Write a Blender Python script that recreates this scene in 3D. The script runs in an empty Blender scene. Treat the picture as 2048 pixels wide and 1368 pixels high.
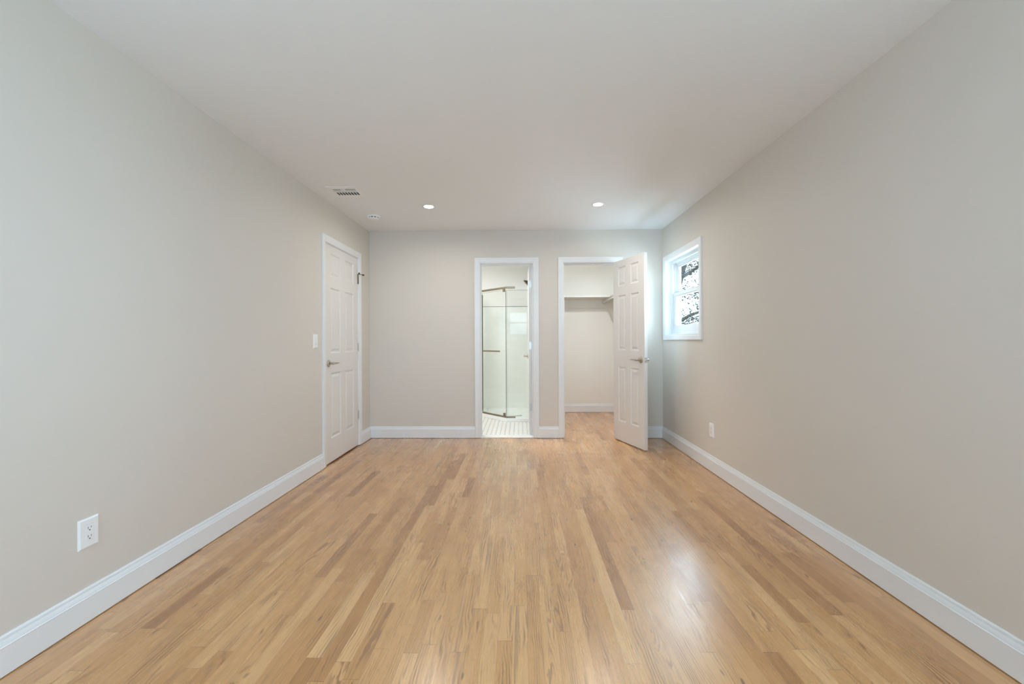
import bpy, bmesh, math, random
from mathutils import Vector, Matrix
random.seed(11)
S = bpy.context.scene
COL = S.collection

# ------------------------------------------------------------------ camera, sky, exposure
XL, XR, D, H, YF = -1.781, 1.663, 4.966, 2.44, -0.95      # left / right / back wall faces, ceiling, front wall face
EYE, YAW, PITCH, ROLL, FPX = 1.1404, 0.0196, -0.0020, 0.0042, 845.0
cam_d = bpy.data.cameras.new('camera'); cam = bpy.data.objects.new('camera', cam_d); COL.objects.link(cam)
cam_d.sensor_width = 36.0; cam_d.lens = FPX / 2048 * 36.0; cam_d.clip_start = 0.02
_r = Vector((0.99979927, 0.01959017, -0.00419998)); _u = Vector((0.00415998, 0.00208191, 0.99998918)); _f = Vector((-0.01959871, 0.99980593, -0.002))
_m = Matrix((_r, _u, -_f)).transposed().to_4x4(); _m.translation = (0, 0, EYE)
cam.matrix_world = _m
S.camera = cam
S.view_settings.view_transform = 'Standard'; S.view_settings.look = 'None'
S.view_settings.gamma = 1.0; S.view_settings.use_curve_mapping = False
S.view_settings.exposure = 0.17
S.cycles.max_bounces = 14; S.cycles.diffuse_bounces = 9; S.cycles.glossy_bounces = 5
S.cycles.transparent_max_bounces = 16; S.cycles.sample_clamp_indirect = 6.0
S.cycles.caustics_reflective = False; S.cycles.caustics_refractive = False
S.cycles.use_denoising = True

SKY = 3.6; DOWN = 6.5
W = bpy.data.worlds.new('sky'); S.world = W; W.use_nodes = True
bg = W.node_tree.nodes['Background']; bg.inputs[0].default_value = (0.64, 0.83, 1.0, 1); bg.inputs[1].default_value = SKY


def area(name, loc, rot, sx, sy, power, color, shape='RECTANGLE', spread=180):
    l = bpy.data.lights.new(name, 'AREA'); l.shape = shape; l.size = sx
    if shape == 'RECTANGLE': l.size_y = sy
    l.energy = power; l.color = color; l.spread = math.radians(spread)
    o = bpy.data.objects.new(name, l); COL.objects.link(o); o.location = loc; o.rotation_euler = rot
    return o


FW_X = (-1.14, 0.06, 1.12)      # behind the camera: middle window mirrored in shower glass, outer two added for light
RW_Y = (-0.22, 0.74)            # pair of tall windows added in the right wall to light the room
COOL = (0.56, 0.78, 1.0)
def sky_panel(x, y, z, rz, w, h, power, color=COOL, down=18): return area('daylight_panel', (x, y, z), (math.radians(90 - down), 0, math.radians(rz)), w, h, power, color)
sky_panel(FW_X[0], YF - 0.22, 1.66, 0, 0.86, 0.78, 66.0, down=9)
sky_panel(FW_X[2], YF - 0.22, 1.66, 0, 0.86, 0.78, 48.0, down=9)  # fill lamps outside the two added front windows
for ry in RW_Y: sky_panel(XR + 0.24, ry, 1.42, 90, 0.86, 1.16, 8.0, down=30)  # fill lamps outside the added side windows
sky_panel(XR + 1.35, 4.00, 1.70, 90, 2.6, 2.8, 245.0, (0.66, 0.85, 1.0), down=0)      # open sky straight out of the small window
sky_panel(XR + 1.50, 7.80, 2.30, 90, 4.4, 2.8, 1600.0, (0.66, 0.85, 1.0), down=10)      # bright panel added beyond the end of the house to make the floor glare

# ------------------------------------------------------------------ helpers
def tag(o, label=None, cat=None, group=None, kind=None):
    if label: o['label'] = label
    if cat: o['category'] = cat
    if group: o['group'] = group
    if kind: o['kind'] = kind
    return o


def empty(name, loc, rz=0.0):
    o = bpy.data.objects.new(name, None); COL.objects.link(o)
    o.location = loc; o.rotation_euler = (0, 0, rz); o.empty_display_size = 0.05
    return o


def origin(o):
    v = Vector((0, 0, 0))
    while o is not None:
        v += Vector(o.location); o = o.parent
    return v


class MB:
    def __init__(self): self.v = []; self.f = []; self.sm = []

    def quad(self, *p, smooth=False):
        i = len(self.v); self.v += [tuple(q) for q in p]; self.f.append(list(range(i, i + len(p)))); self.sm.append(smooth)
        return self

    def box(self, x0, x1, y0, y1, z0, z1):
        x0, x1 = sorted((x0, x1)); y0, y1 = sorted((y0, y1)); z0, z1 = sorted((z0, z1))
        i = len(self.v)
        self.v += [(x0, y0, z0), (x1, y0, z0), (x1, y1, z0), (x0, y1, z0), (x0, y0, z1), (x1, y0, z1), (x1, y1, z1), (x0, y1, z1)]
        for q in ((0, 3, 2, 1), (4, 5, 6, 7), (0, 1, 5, 4), (1, 2, 6, 5), (2, 3, 7, 6), (3, 0, 4, 7)):
            self.f.append([i + k for k in q]); self.sm.append(False)
        return self

    def prism(self, poly, z0, z1):                       # poly counter-clockwise in x, y
        i = len(self.v); n = len(poly)
        self.v += [(x, y, z0) for x, y in poly] + [(x, y, z1) for x, y in poly]
        self.f += [[i + k for k in reversed(range(n))], [i + n + k for k in range(n)]]; self.sm += [False, False]
        for k in range(n):
            self.f.append([i + k, i + (k + 1) % n, i + n + (k + 1) % n, i + n + k]); self.sm.append(False)
        return self

    def loft(self, rings, cap=True, smooth=True):
        i = len(self.v); n = len(rings[0])
        for r in rings: self.v += [tuple(p) for p in r]
        for a in range(len(rings) - 1):
            for k in range(n):
                self.f.append([i + a * n + k, i + a * n + (k + 1) % n, i + (a + 1) * n + (k + 1) % n, i + (a + 1) * n + k]); self.sm.append(smooth)
        if cap:
            self.f.append([i + k for k in reversed(range(n))]); self.f.append([i + (len(rings) - 1) * n + k for k in range(n)]); self.sm += [False, False]
        return self

    def tube(self, pts, radii, seg=10, flat=(1.0, 1.0), cap=True):
        pts = [Vector(p) for p in pts]; rings = []
        if not isinstance(radii, (list, tuple)): radii = [radii] * len(pts)
        for k, p in enumerate(pts):
            t = (pts[min(k + 1, len(pts) - 1)] - pts[max(k - 1, 0)]).normalized()
            a = Vector((0, 0, 1)) if abs(t.z) < 0.9 else Vector((1, 0, 0))
            s = t.cross(a).normalized(); u = s.cross(t).normalized()
            rings.append([p + s * math.cos(2 * math.pi * j / seg) * radii[k] * flat[0] + u * math.sin(2 * math.pi * j / seg) * radii[k] * flat[1] for j in range(seg)])
        return self.loft(rings, cap)

    def lathe(self, c, axis, prof, seg=24):              # prof: (distance along axis, radius)
        ax = Vector(axis).normalized(); a = Vector((0, 0, 1)) if abs(ax.z) < 0.9 else Vector((1, 0, 0))
        s = ax.cross(a).normalized(); u = ax.cross(s).normalized(); c = Vector(c)
        return self.loft([[c + ax * d + (s * math.cos(2 * math.pi * j / seg) + u * math.sin(2 * math.pi * j / seg)) * max(r, 1e-5) for j in range(seg)] for d, r in prof])

    def sweep(self, path, prof, o, ua, na, closed=False):
        """casing round an opening: path (u, z), prof (outward offset, thickness); o + ua*u + z + na*thickness"""
        o, ua, na = Vector(o), Vector(ua), Vector(na); n = len(path); sec = []
        for k in range(n):
            p = Vector(path[k])
            d0 = (p - Vector(path[k - 1])).normalized() if (closed or k > 0) else None
            d1 = (Vector(path[(k + 1) % n]) - p).normalized() if (closed or k < n - 1) else None
            nn = [Vector((-d.y, d.x)) for d in (d0, d1) if d is not None]
            off = nn[0] if len(nn) == 1 else (nn[0] + nn[1]) / (1 + nn[0].dot(nn[1]))
            sec.append([o + ua * (p.x + off.x * w) + Vector((0, 0, p.y + off.y * w)) + na * t for w, t in prof])
        i = len(self.v); m = len(prof)
        for s in sec: self.v += [tuple(q) for q in s]
        for a in range(n if closed else n - 1):
            b = (a + 1) % n
            for k in range(m):
                self.f.append([i + a * m + k, i + a * m + (k + 1) % m, i + b * m + (k + 1) % m, i + b * m + k]); self.sm.append(False)
        if not closed:
            self.f += [[i + k for k in range(m)], [i + (n - 1) * m + k for k in reversed(range(m))]]; self.sm += [False, False]
        return self

    def build(self, name, mat, parent=None, world=True, bevel=0.0, weld=True):
        off = origin(parent) if (parent is not None and world) else Vector((0, 0, 0))
        me = bpy.data.meshes.new(name)
        me.from_pydata([tuple(Vector(p) - off) for p in self.v], [], self.f)
        me.polygons.foreach_set('use_smooth', self.sm)
        bm = bmesh.new(); bm.from_mesh(me)
        if weld: bmesh.ops.remove_doubles(bm, verts=bm.verts, dist=1e-5)
        bmesh.ops.recalc_face_normals(bm, faces=bm.faces)
        bm.to_mesh(me); bm.free()
        me.materials.append(mat)
        ob = bpy.data.objects.new(name, me); COL.objects.link(ob)
        if parent is not None: ob.parent = parent
        if bevel:
            m = ob.modifiers.new('bevel', 'BEVEL'); m.width = bevel; m.segments = 2; m.limit_method = 'ANGLE'; m.angle_limit = math.radians(40)
        return ob


def copy_tree(o, parent=None):
    c = o.copy(); COL.objects.link(c)
    if parent is not None: c.parent = parent
    for ch in list(o.children): copy_tree(ch, c)
    return c

# ------------------------------------------------------------------ materials
class N:
    """small node graph builder"""
    def __init__(self, name):
        self.m = bpy.data.materials.new(name); self.m.use_nodes = True
        self.t = self.m.node_tree; self.b = self.t.nodes['Principled BSDF']; self.out = self.t.nodes['Material Output']

    def new(self, kind, **kw):
        n = self.t.nodes.new(kind)
        for k, v in kw.items(): setattr(n, k, v)
        return n

    def link(self, a, b): self.t.links.new(a, b)

    def put(self, sock, v):
        if isinstance(v, bpy.types.NodeSocket): self.link(v, sock)
        else: sock.default_value = v

    def math(self, op, a, b=None, c=None, clamp=False):
        n = self.new('ShaderNodeMath', operation=op, use_clamp=clamp)
        for i, v in enumerate((a, b, c)):
            if v is not None: self.put(n.inputs[i], v)
        return n.outputs[0]

    def comb(self, x, y, z=0.0):
        n = self.new('ShaderNodeCombineXYZ')
        for i, v in enumerate((x, y, z)): self.put(n.inputs[i], v)
        return n.outputs[0]

    def noise(self, vec, scale=1.0, detail=2.0, rough=0.5, dim='3D'):
        n = self.new('ShaderNodeTexNoise', noise_dimensions=dim)
        self.link(vec, n.inputs['Vector']); n.inputs['Scale'].default_value = scale
        n.inputs['Detail'].default_value = detail; n.inputs['Roughness'].default_value = rough
        return n.outputs['Fac']

    def remap(self, v, a, b, c=0.0, d=1.0, smooth=False):
        n = self.new('ShaderNodeMapRange', clamp=True)
        if smooth: n.interpolation_type = 'SMOOTHSTEP'
        self.put(n.inputs['Value'], v)
        for k, q in (('From Min', a), ('From Max', b), ('To Min', c), ('To Max', d)): self.put(n.inputs[k], q)
        return n.outputs['Result']

    def mix(self, fac, a, b, mode='MIX'):
        n = self.new('ShaderNodeMix', data_type='RGBA', blend_type=mode)
        self.put(n.inputs[0], fac)
        for s, v in ((n.inputs[6], a), (n.inputs[7], b)):
            if isinstance(v, tuple): s.default_value = (*v[:3], 1)
            else: self.link(v, s)
        return n.outputs[2]

    def pos(self):
        n = self.new('ShaderNodeNewGeometry'); s = self.new('ShaderNodeSeparateXYZ'); self.link(n.outputs['Position'], s.inputs[0])
        return n.outputs['Position'], s.outputs

    def bump(self, h, strength=0.2, dist=0.002):
        n = self.new('ShaderNodeBump'); n.inputs['Strength'].default_value = strength; n.inputs['Distance'].default_value = dist
        self.link(h, n.inputs['Height']); self.link(n.outputs[0], self.b.inputs['Normal'])

    def set(self, color=None, rough=None, metal=None, spec=None):
        for k, v in (('Base Color', color), ('Roughness', rough), ('Metallic', metal), ('Specular IOR Level', spec)):
            if v is not None:
                if isinstance(v, tuple): self.b.inputs[k].default_value = (*v, 1)
                else: self.put(self.b.inputs[k], v)
        return self


def paint(name, col, rough, bump=0.05, scale=260.0):
    g = N(name); p, _ = g.pos(); g.set(col, rough, spec=0.35)
    g.bump(g.noise(p, scale, 3.0), bump, 0.001)
    return g.m


def metal(name, col, rough):
    g = N(name); p, _ = g.pos()
    g.set(col, g.remap(g.noise(p, 90.0, 2.0), 0.3, 0.7, rough * 0.85, rough * 1.15), 1.0)
    return g.m


M_WALL = paint('greige_wall_paint', (0.658, 0.620, 0.566), 0.55)
M_CEIL = paint('flat_ceiling_paint', (0.815, 0.850, 0.885), 0.8)
M_TRIM = paint('white_trim_paint', (0.772, 0.792, 0.812), 0.32, 0.02)
M_DOOR = paint('white_door_paint', (0.730, 0.722, 0.705), 0.38, 0.03)
M_VINYL = paint('white_vinyl', (0.74, 0.75, 0.76), 0.28, 0.0)
M_CREAM = paint('cream_closet_paint', (0.785, 0.778, 0.742), 0.6)
M_SHELF = paint('white_shelf_paint', (0.80, 0.80, 0.77), 0.4, 0.02)
M_PLASTIC = paint('white_plastic', (0.84, 0.85, 0.86), 0.3, 0.0)
M_ACRYL = paint('white_acrylic', (0.88, 0.88, 0.86), 0.2, 0.0)
M_DARK = paint('painted_vent_shade', (0.02, 0.018, 0.016), 0.7, 0.0)
M_SLOT = paint('slot_black', (0.03, 0.03, 0.03), 0.6, 0.0)
M_NICKEL = metal('satin_nickel', (0.56, 0.50, 0.42), 0.28)
M_STEEL = metal('satin_steel', (0.62, 0.62, 0.60), 0.35)
M_BRONZE = metal('brushed_bronze', (0.27, 0.225, 0.165), 0.38)
M_DBRONZE = metal('dark_bronze', (0.10, 0.07, 0.045), 0.4)
M_RUBBER = paint('black_rubber', (0.03, 0.025, 0.02), 0.6, 0.0)


def glass(name, tint, refl=1.0):
    g = N(name); g.t.nodes.remove(g.b)
    tr = g.new('ShaderNodeBsdfTransparent'); tr.inputs[0].default_value = (*tint, 1)
    gl = g.new('ShaderNodeBsdfGlossy'); gl.inputs[0].default_value = (1, 1, 1, 1); gl.inputs['Roughness'].default_value = 0.015
    lw = g.new('ShaderNodeLayerWeight'); lw.inputs[0].default_value = 0.5          # thin sheet: same Schlick reflectance from both sides
    fr = g.math('ADD', 0.04, g.math('MULTIPLY', g.math('POWER', lw.outputs['Facing'], 5.0), 0.96))
    mx = g.new('ShaderNodeMixShader'); g.link(g.math('MULTIPLY', fr, refl), mx.inputs[0])
    g.link(tr.outputs[0], mx.inputs[1]); g.link(gl.outputs[0], mx.inputs[2]); g.link(mx.outputs[0], g.out.inputs[0])
    return g.m


M_GLASS = glass('window_glass', (0.97, 0.985, 0.985), 0.4)
M_SHGLASS = glass('shower_glass', (0.976, 0.986, 0.974), 0.65)
M_GEDGE = paint('glass_edge_green', (0.17, 0.18, 0.14), 0.25, 0.0)


def emit(name, col, s):
    g = N(name); g.b.inputs['Base Color'].default_value = (0.9, 0.9, 0.9, 1)
    g.b.inputs['Emission Color'].default_value = (*col, 1); g.b.inputs['Emission Strength'].default_value = s
    return g.m


M_LENS = emit('lit_lens', (1.0, 0.96, 0.88), 14.0)


def wood():
    g = N('oak_strip_floor')
    uv = g.new('ShaderNodeUVMap', uv_map='strip'); s = g.new('ShaderNodeSeparateXYZ'); g.link(uv.outputs[0], s.inputs[0])
    ue = g.new('ShaderNodeUVMap', uv_map='ends'); e = g.new('ShaderNodeSeparateXYZ'); g.link(ue.outputs[0], e.inputs[0])
    at = g.new('ShaderNodeAttribute', attribute_name='tone'); c = g.new('ShaderNodeSeparateColor'); g.link(at.outputs['Color'], c.inputs[0])
    at2 = g.new('ShaderNodeAttribute', attribute_name='cut'); c2 = g.new('ShaderNodeSeparateColor'); g.link(at2.outputs['Color'], c2.inputs[0])
    U, V = s.outputs[0], s.outputs[1]
    r1, r2, r3 = c.outputs[0], c.outputs[1], c.outputs[2]
    q1, q2, q3 = c2.outputs[0], c2.outputs[1], c2.outputs[2]
    seed = g.math('MULTIPLY', r1, 37.0)
    # slow wander of the grain, then finer wobble
    w1 = g.noise(g.comb(g.math('MULTIPLY', U, 11.0), g.math('MULTIPLY', V, 2.6), seed), 1.0, 2.0)
    w2 = g.noise(g.comb(g.math('MULTIPLY', U, 70.0), g.math('MULTIPLY', V, 9.0), seed), 1.0, 3.0)
    wob = g.math('ADD', g.math('MULTIPLY', g.math('SUBTRACT', w1, 0.5), 0.065), g.math('MULTIPLY', g.math('SUBTRACT', w2, 0.5), 0.0120))
    u0 = g.math('ADD', g.math('MULTIPLY', g.math('SUBTRACT', q1, 0.5), 0.17), 0.0286)
    du = g.math('SUBTRACT', U, u0)
    tilt = g.math('MULTIPLY', g.math('SUBTRACT', q2, 0.5), 0.16)
    dv = g.math('ADD', g.math('MULTIPLY', V, tilt), g.math('ADD', g.math('MULTIPLY', q3, 0.05), wob))
    d = g.math('SQRT', g.math('ADD', g.math('MULTIPLY', du, du), g.math('MULTIPLY', dv, dv)))
    ring = g.math('FRACT', g.math('MULTIPLY', g.math('ADD', d, g.math('MULTIPLY', wob, 0.25)), g.math('DIVIDE', 1.0, g.math('ADD', 0.0062, g.math('MULTIPLY', r3, 0.0070)))))
    line = g.math('MULTIPLY', g.remap(ring, 0.0, 0.62, 0.0, 1.0, True), g.remap(ring, 0.80, 1.0, 1.0, 0.0, True))
    line = g.math('POWER', line, 4.2)
    fade = g.remap(g.noise(g.comb(g.math('MULTIPLY', U, 26.0), g.math('MULTIPLY', V, 3.2), g.math('ADD', seed, 9.0)), 1.0, 2.0), 0.40, 0.66, 0.05, 1.0, True)
    line = g.math('MULTIPLY', g.math('MULTIPLY', line, fade), g.remap(c2.outputs[2], 0.0, 1.0, 0.42, 1.0))
    pore = g.noise(g.comb(g.math('MULTIPLY', U, 620.0), g.math('MULTIPLY', V, 11.0), seed), 1.0, 2.0)
    pores = g.math('MULTIPLY', g.remap(pore, 0.55, 0.70, 0.0, 1.0), g.math('ADD', 0.30, g.math('MULTIPLY', line, 0.75)))
    fine = g.noise(g.comb(g.math('MULTIPLY', U, 260.0), g.math('MULTIPLY', V, 3.0), g.math('ADD', seed, 3.0)), 1.0, 2.0)
    streak = g.noise(g.comb(g.math('MULTIPLY', U, 38.0), g.math('MULTIPLY', V, 1.1), g.math('ADD', seed, 5.0)), 1.0, 2.0)
    stain = g.math('MULTIPLY', g.remap(streak, 0.58, 0.70, 0.0, 1.0, True), g.remap(r3, 0.62, 0.9, 0.0, 1.0))
    knot = g.noise(g.comb(g.math('MULTIPLY', U, 34.0), g.math('MULTIPLY', V, 10.0), g.math('ADD', seed, 21.0)), 1.0, 1.0)
    knots = g.remap(knot, 0.73, 0.81, 0.0, 1.0, True)
    ramp = g.new('ShaderNodeValToRGB'); g.link(r2, ramp.inputs[0])
    el = ramp.color_ramp.elements
    el[0].position = 0.0; el[0].color = (0.370, 0.154, 0.041, 1); el[1].position = 1.0; el[1].color = (0.700, 0.398, 0.162, 1)
    for p, cc in ((0.10, (0.472, 0.216, 0.064)), (0.35, (0.566, 0.281, 0.093)), (0.7, (0.636, 0.330, 0.120))):
        k = el.new(p); k.color = (*cc, 1)
    col = ramp.outputs[0]
    col = g.mix(g.remap(fine, 0.35, 0.70, 0.0, 0.22), col, (0.36, 0.19, 0.085))
    col = g.mix(g.math('MULTIPLY', line, 0.85), col, (0.230, 0.100, 0.036))
    col = g.mix(g.math('MULTIPLY', pores, 0.65), col, (0.15, 0.065, 0.026))
    col = g.mix(g.math('MULTIPLY', stain, 0.55), col, (0.200, 0.110, 0.060))
    col = g.mix(g.math('MULTIPLY', knots, 0.75), col, (0.10, 0.045, 0.022))
    # seams: dark hairline along the strip edges and at butt ends
    e1 = g.math('MINIMUM', U, g.math('SUBTRACT', 0.0572, U)); e2 = g.math('MINIMUM', e.outputs[0], e.outputs[1])
    seam = g.math('MAXIMUM', g.math('MULTIPLY', g.remap(e1, 0.0002, 0.0011, 1.0, 0.0), 0.55), g.math('MULTIPLY', g.remap(e2, 0.0006, 0.0020, 1.0, 0.0), 0.70))
    col = g.mix(g.math('MULTIPLY', seam, g.remap(w1, 0.35, 0.6, 0.35, 1.0)), col, (0.10, 0.048, 0.022))
    gp, _ = g.pos()
    rough = g.math('ADD', g.remap(fine, 0.3, 0.7, 0.24, 0.33), g.math('ADD', g.math('MULTIPLY', line, 0.05), g.remap(g.noise(gp, 2.2, 3.0), 0.35, 0.65, -0.03, 0.05)))
    g.set(col, rough, spec=0.5); g.b.inputs['Coat Weight'].default_value = 1.0; g.put(g.b.inputs['Coat Roughness'], g.math('MULTIPLY', rough, 0.95)); g.b.inputs['Coat IOR'].default_value = 1.6
    ht = g.math('SUBTRACT', g.math('MULTIPLY', fine, 0.4), g.math('ADD', g.math('MULTIPLY', pores, 0.5), g.math('MULTIPLY', seam, 1.2)))
    ht = g.math('ADD', ht, g.math('MULTIPLY', g.noise(g.comb(g.math('MULTIPLY', U, 20.0), g.math('MULTIPLY', V, 2.0), seed), 1.0, 1.0), 1.2))
    g.bump(ht, 0.16, 0.0016)
    return g.m


M_OAK = wood()


def dot_tile():
    g = N('dotted_mosaic_tile'); _, p = g.pos(); P = 0.056
    fx = g.math('FRACT', g.math('ADD', g.math('DIVIDE', p[0], P), 40.0)); fy = g.math('FRACT', g.math('ADD', g.math('DIVIDE', p[1], 0.066), 40.0))
    ax = g.math('ABSOLUTE', g.math('SUBTRACT', fx, 0.5)); ay = g.math('ABSOLUTE', g.math('SUBTRACT', fy, 0.5))
    dot = g.math('MULTIPLY', g.math('LESS_THAN', ax, 0.17), g.math('LESS_THAN', ay, 0.13))
    gr = g.math('MAXIMUM', g.math('GREATER_THAN', ax, 0.478), g.math('GREATER_THAN', ay, 0.482))
    col = g.mix(gr, (0.80, 0.785, 0.745), (0.70, 0.68, 0.64))
    col = g.mix(dot, col, (0.10, 0.10, 0.095))
    g.set(col, 0.25); return g.m


def subway(name, axis):
    g = N(name); _, p = g.pos()
    br = g.new('ShaderNodeTexBrick'); g.link(g.comb(p[axis], p[2]), br.inputs['Vector'])
    br.inputs['Color1'].default_value = (0.83, 0.835, 0.80, 1); br.inputs['Color2'].default_value = (0.81, 0.815, 0.78, 1); br.inputs['Mortar'].default_value = (0.755, 0.755, 0.72, 1)
    br.inputs['Scale'].default_value = 1.0; br.inputs['Mortar Size'].default_value = 0.0012; br.inputs['Brick Width'].default_value = 0.152; br.inputs['Row Height'].default_value = 0.076
    g.set(br.outputs['Color'], 0.12); g.bump(br.outputs['Fac'], -0.3, 0.001); return g.m


def marble():
    g = N('white_marble'); p, _ = g.pos()
    v = g.noise(p, 9.0, 6.0, 0.6); vein = g.remap(g.math('ABSOLUTE', g.math('SUBTRACT', v, 0.5)), 0.0, 0.03, 1.0, 0.0)
    g.set(g.mix(g.math('MULTIPLY', vein, 0.18), (0.84, 0.83, 0.80), (0.6, 0.6, 0.6)), 0.2); return g.m


M_DOT = dot_tile(); M_SUBX = subway('subway_tile_back', 0); M_SUBY = subway('subway_tile_side', 1); M_MARBLE = marble()

# ------------------------------------------------------------------ room shell
def structure(o, label, cat): return tag(o, label, cat, kind='structure')


def wall(name, label, fixed, a0, a1, along, openings=(), mat=None, z0=0.0, z1=H):
    """fixed = (lo, hi) of the thin axis; along 'x' or 'y'; openings (a, b, z0, z1)"""
    m = MB()
    def put(a, b, c, d):
        if b - a > 1e-4 and d - c > 1e-4:
            if along == 'x': m.box(a, b, *fixed, c, d)
            else: m.box(*fixed, a, b, c, d)
    cur = a0
    for a, b, c, d in sorted(openings):
        put(cur, a, z0, z1); put(a, b, z0, c); put(a, b, d, z1); cur = b
    put(cur, a1, z0, z1)
    return structure(m.build(name, mat or M_WALL, weld=False), label, 'wall')


CLB, BTB, PX0, PX1 = 6.768, 6.93, 0.33, 0.45       # closet back, bathroom back, partition between them
DL = (3.825, 4.604)                                # left door: jamb faces
BO = (-0.468, 0.150); CO = (0.513, 1.131)          # bathroom and closet openings
JT = 0.018; HT = 2.052                             # jamb thickness, head height
WY = (3.947, 4.843); WZ = (1.208, 2.030)           # small window opening in the right wall

wall('wall_left', 'long plain greige wall on the left with the closed white door at its far end', (XL - 0.12, XL), YF, D, 'y', [(DL[0] - JT, DL[1] + JT, 0, HT + JT)])
wall('wall_right', 'long plain greige wall on the right holding the small window', (XR, XR + 0.17), YF - 0.17, CLB + 0.12, 'y', [(WY[0] - .01, WY[1] + .01, WZ[0] - .01, WZ[1] + .01)] + [(y - 0.458, y + 0.458, 0.74, 2.04) for y in RW_Y])
wall('wall_back', 'greige end wall with the shower room and closet doorways', (D, D + 0.12), XL - 0.12, XR, 'x', [(BO[0] - JT, BO[1] + JT, 0, HT + JT), (CO[0] - JT, CO[1] + JT, 0, HT + JT)])
wall('wall_front', 'greige wall behind the viewer with three windows, the outer two added for light', (YF - 0.17, YF), XL - 0.12, XR, 'x', [(fx - 0.458, fx + 0.458, 1.248, 2.09) for fx in FW_X])
wall('wall_closet_back', 'cream wall at the back of the closet above its white baseboard', (CLB, CLB + 0.12), PX1, XR, 'x', mat=M_CREAM)
wall('wall_partition', 'cream partition between the shower room and the closet', (PX0, PX1), D + 0.12, BTB + 0.12, 'y', mat=M_CREAM)
wall('wall_bathroom_back', 'cream wall behind the glass shower, tiled in its lower part', (BTB, BTB + 0.12), -1.72, PX0, 'x', mat=M_CREAM)
wall('wall_bathroom_left', 'cream left side wall of the shower room', (-1.72, -1.60), D + 0.12, BTB, 'y', mat=M_CREAM)
m = MB(); m.box(-3.0, -2.9, 3.2, 5.2, 0, H); m.box(-2.9, XL - 0.12, 3.1, 3.2, 0, H); m.box(-2.9, XL - 0.12, 5.2, 5.3, 0, H)
structure(m.build('wall_hall', M_WALL, weld=False), 'hallway walls behind the closed white door', 'wall')
m = MB(); m.box(-3.0, XR + 0.17, YF - 0.17, BTB + 0.12, H, H + 0.12)
structure(m.build('ceiling', M_CEIL), 'smooth flat white ceiling over the empty bedroom', 'ceiling')

# oak strips: one mesh, every strip its own face with its own random cut and tone
def oak_floor():
    w = 0.0572; bm = bmesh.new()
    l1 = bm.loops.layers.uv.new('strip'); l2 = bm.loops.layers.uv.new('ends')
    lt = bm.loops.layers.float_color.new('tone'); lc = bm.loops.layers.float_color.new('cut')
    rnd = random.Random(5); x = XL - 1.17; tone = 0.5
    while x < XR + 0.02:
        xa, xb = x, min(x + w, XR + 0.02); xm = (xa + xb) / 2
        if xm < XL - 0.02: y, yend = 3.15, 5.25
        else: y, yend = YF - 0.02, (CLB + 0.02 if xm > PX1 else D + 0.03)
        first = True
        while y < yend - 1e-4:
            L = rnd.choice((rnd.uniform(0.22, 0.6), rnd.uniform(0.4, 0.95), rnd.uniform(0.7, 1.5)))
            if first: L *= rnd.random() * 0.9 + 0.1; first = False
            y2 = min(y + L, yend)
            if yend - y2 < 0.15: y2 = yend
            tone = min(1.0, max(0.0, rnd.gauss(0.55, 0.28)))
            if rnd.random() < 0.05: tone = rnd.uniform(0, 0.12)
            T = (rnd.random(), tone, rnd.random(), 1); C = (rnd.random(), rnd.random(), rnd.random(), 1)
            f = bm.faces.new([bm.verts.new(p) for p in ((xa, y, 0), (xb, y, 0), (xb, y2, 0), (xa, y2, 0))])
            for lp, (u, v) in zip(f.loops, ((0, y), (xb - xa, y), (xb - xa, y2), (0, y2))):
                lp[l1].uv = (u, v - y); lp[l2].uv = (v - y, y2 - v); lp[lt] = T; lp[lc] = C
            y = y2
        x += w
    me = bpy.data.meshes.new('floor'); bm.to_mesh(me); bm.free(); me.materials.append(M_OAK)
    o = bpy.data.objects.new('floor', me); COL.objects.link(o)
    return structure(o, 'glossy natural oak strip floor running from the bedroom into the closet', 'floor')


oak_floor()
m = MB(); m.box(-1.72, PX0, D + 0.12, BTB, -0.05, 0.0); m.box(BO[0], BO[1], D + 0.10, D + 0.13, -0.05, 0.0)
structure(m.build('floor_bathroom', M_DOT), 'white mosaic tile floor with small black squares in the shower room', 'floor')
m = MB(); m.box(BO[0], BO[1], D - 0.012, D + 0.135, 0.0005, 0.012)
structure(m.build('trim_4', M_MARBLE, bevel=0.003), 'white stone threshold between oak floor and mosaic tile', 'threshold')

# ------------------------------------------------------------------ baseboards, casings
BBP = [(0.0, 0.0), (0.0150, 0.0), (0.0150, 0.0960), (0.0166, 0.0985), (0.0150, 0.1010), (0.0118, 0.1022), (0.0128, 0.1040), (0.0105, 0.1120), (0.0076, 0.1195),
       (0.0078, 0.1212), (0.0052, 0.1218), (0.0064, 0.1235), (0.0060, 0.1290), (0.0040, 0.1335), (0.0, 0.1345)]
GAP = 0.004


def baseboard(name, label, runs, mat=M_TRIM):
    """runs: list of polylines (x, y); the room lies on the left of the direction of travel"""
    m = MB()
    for run in runs:
        n = len(run); rings = []
        for k in range(n):
            p = Vector(run[k]); ds = []
            if k > 0: ds.append((p - Vector(run[k - 1])).normalized())
            if k < n - 1: ds.append((Vector(run[k + 1]) - p).normalized())
            nn = [Vector((-d.y, d.x)) for d in ds]
            off = nn[0] if len(nn) == 1 else (nn[0] + nn[1]) / (1 + nn[0].dot(nn[1]))
            rings.append([(p.x + off.x * t, p.y + off.y * t, GAP + z) for t, z in BBP])
        m.loft(rings, True, False)
    return structure(m.build(name, mat), label, 'baseboard')


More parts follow.
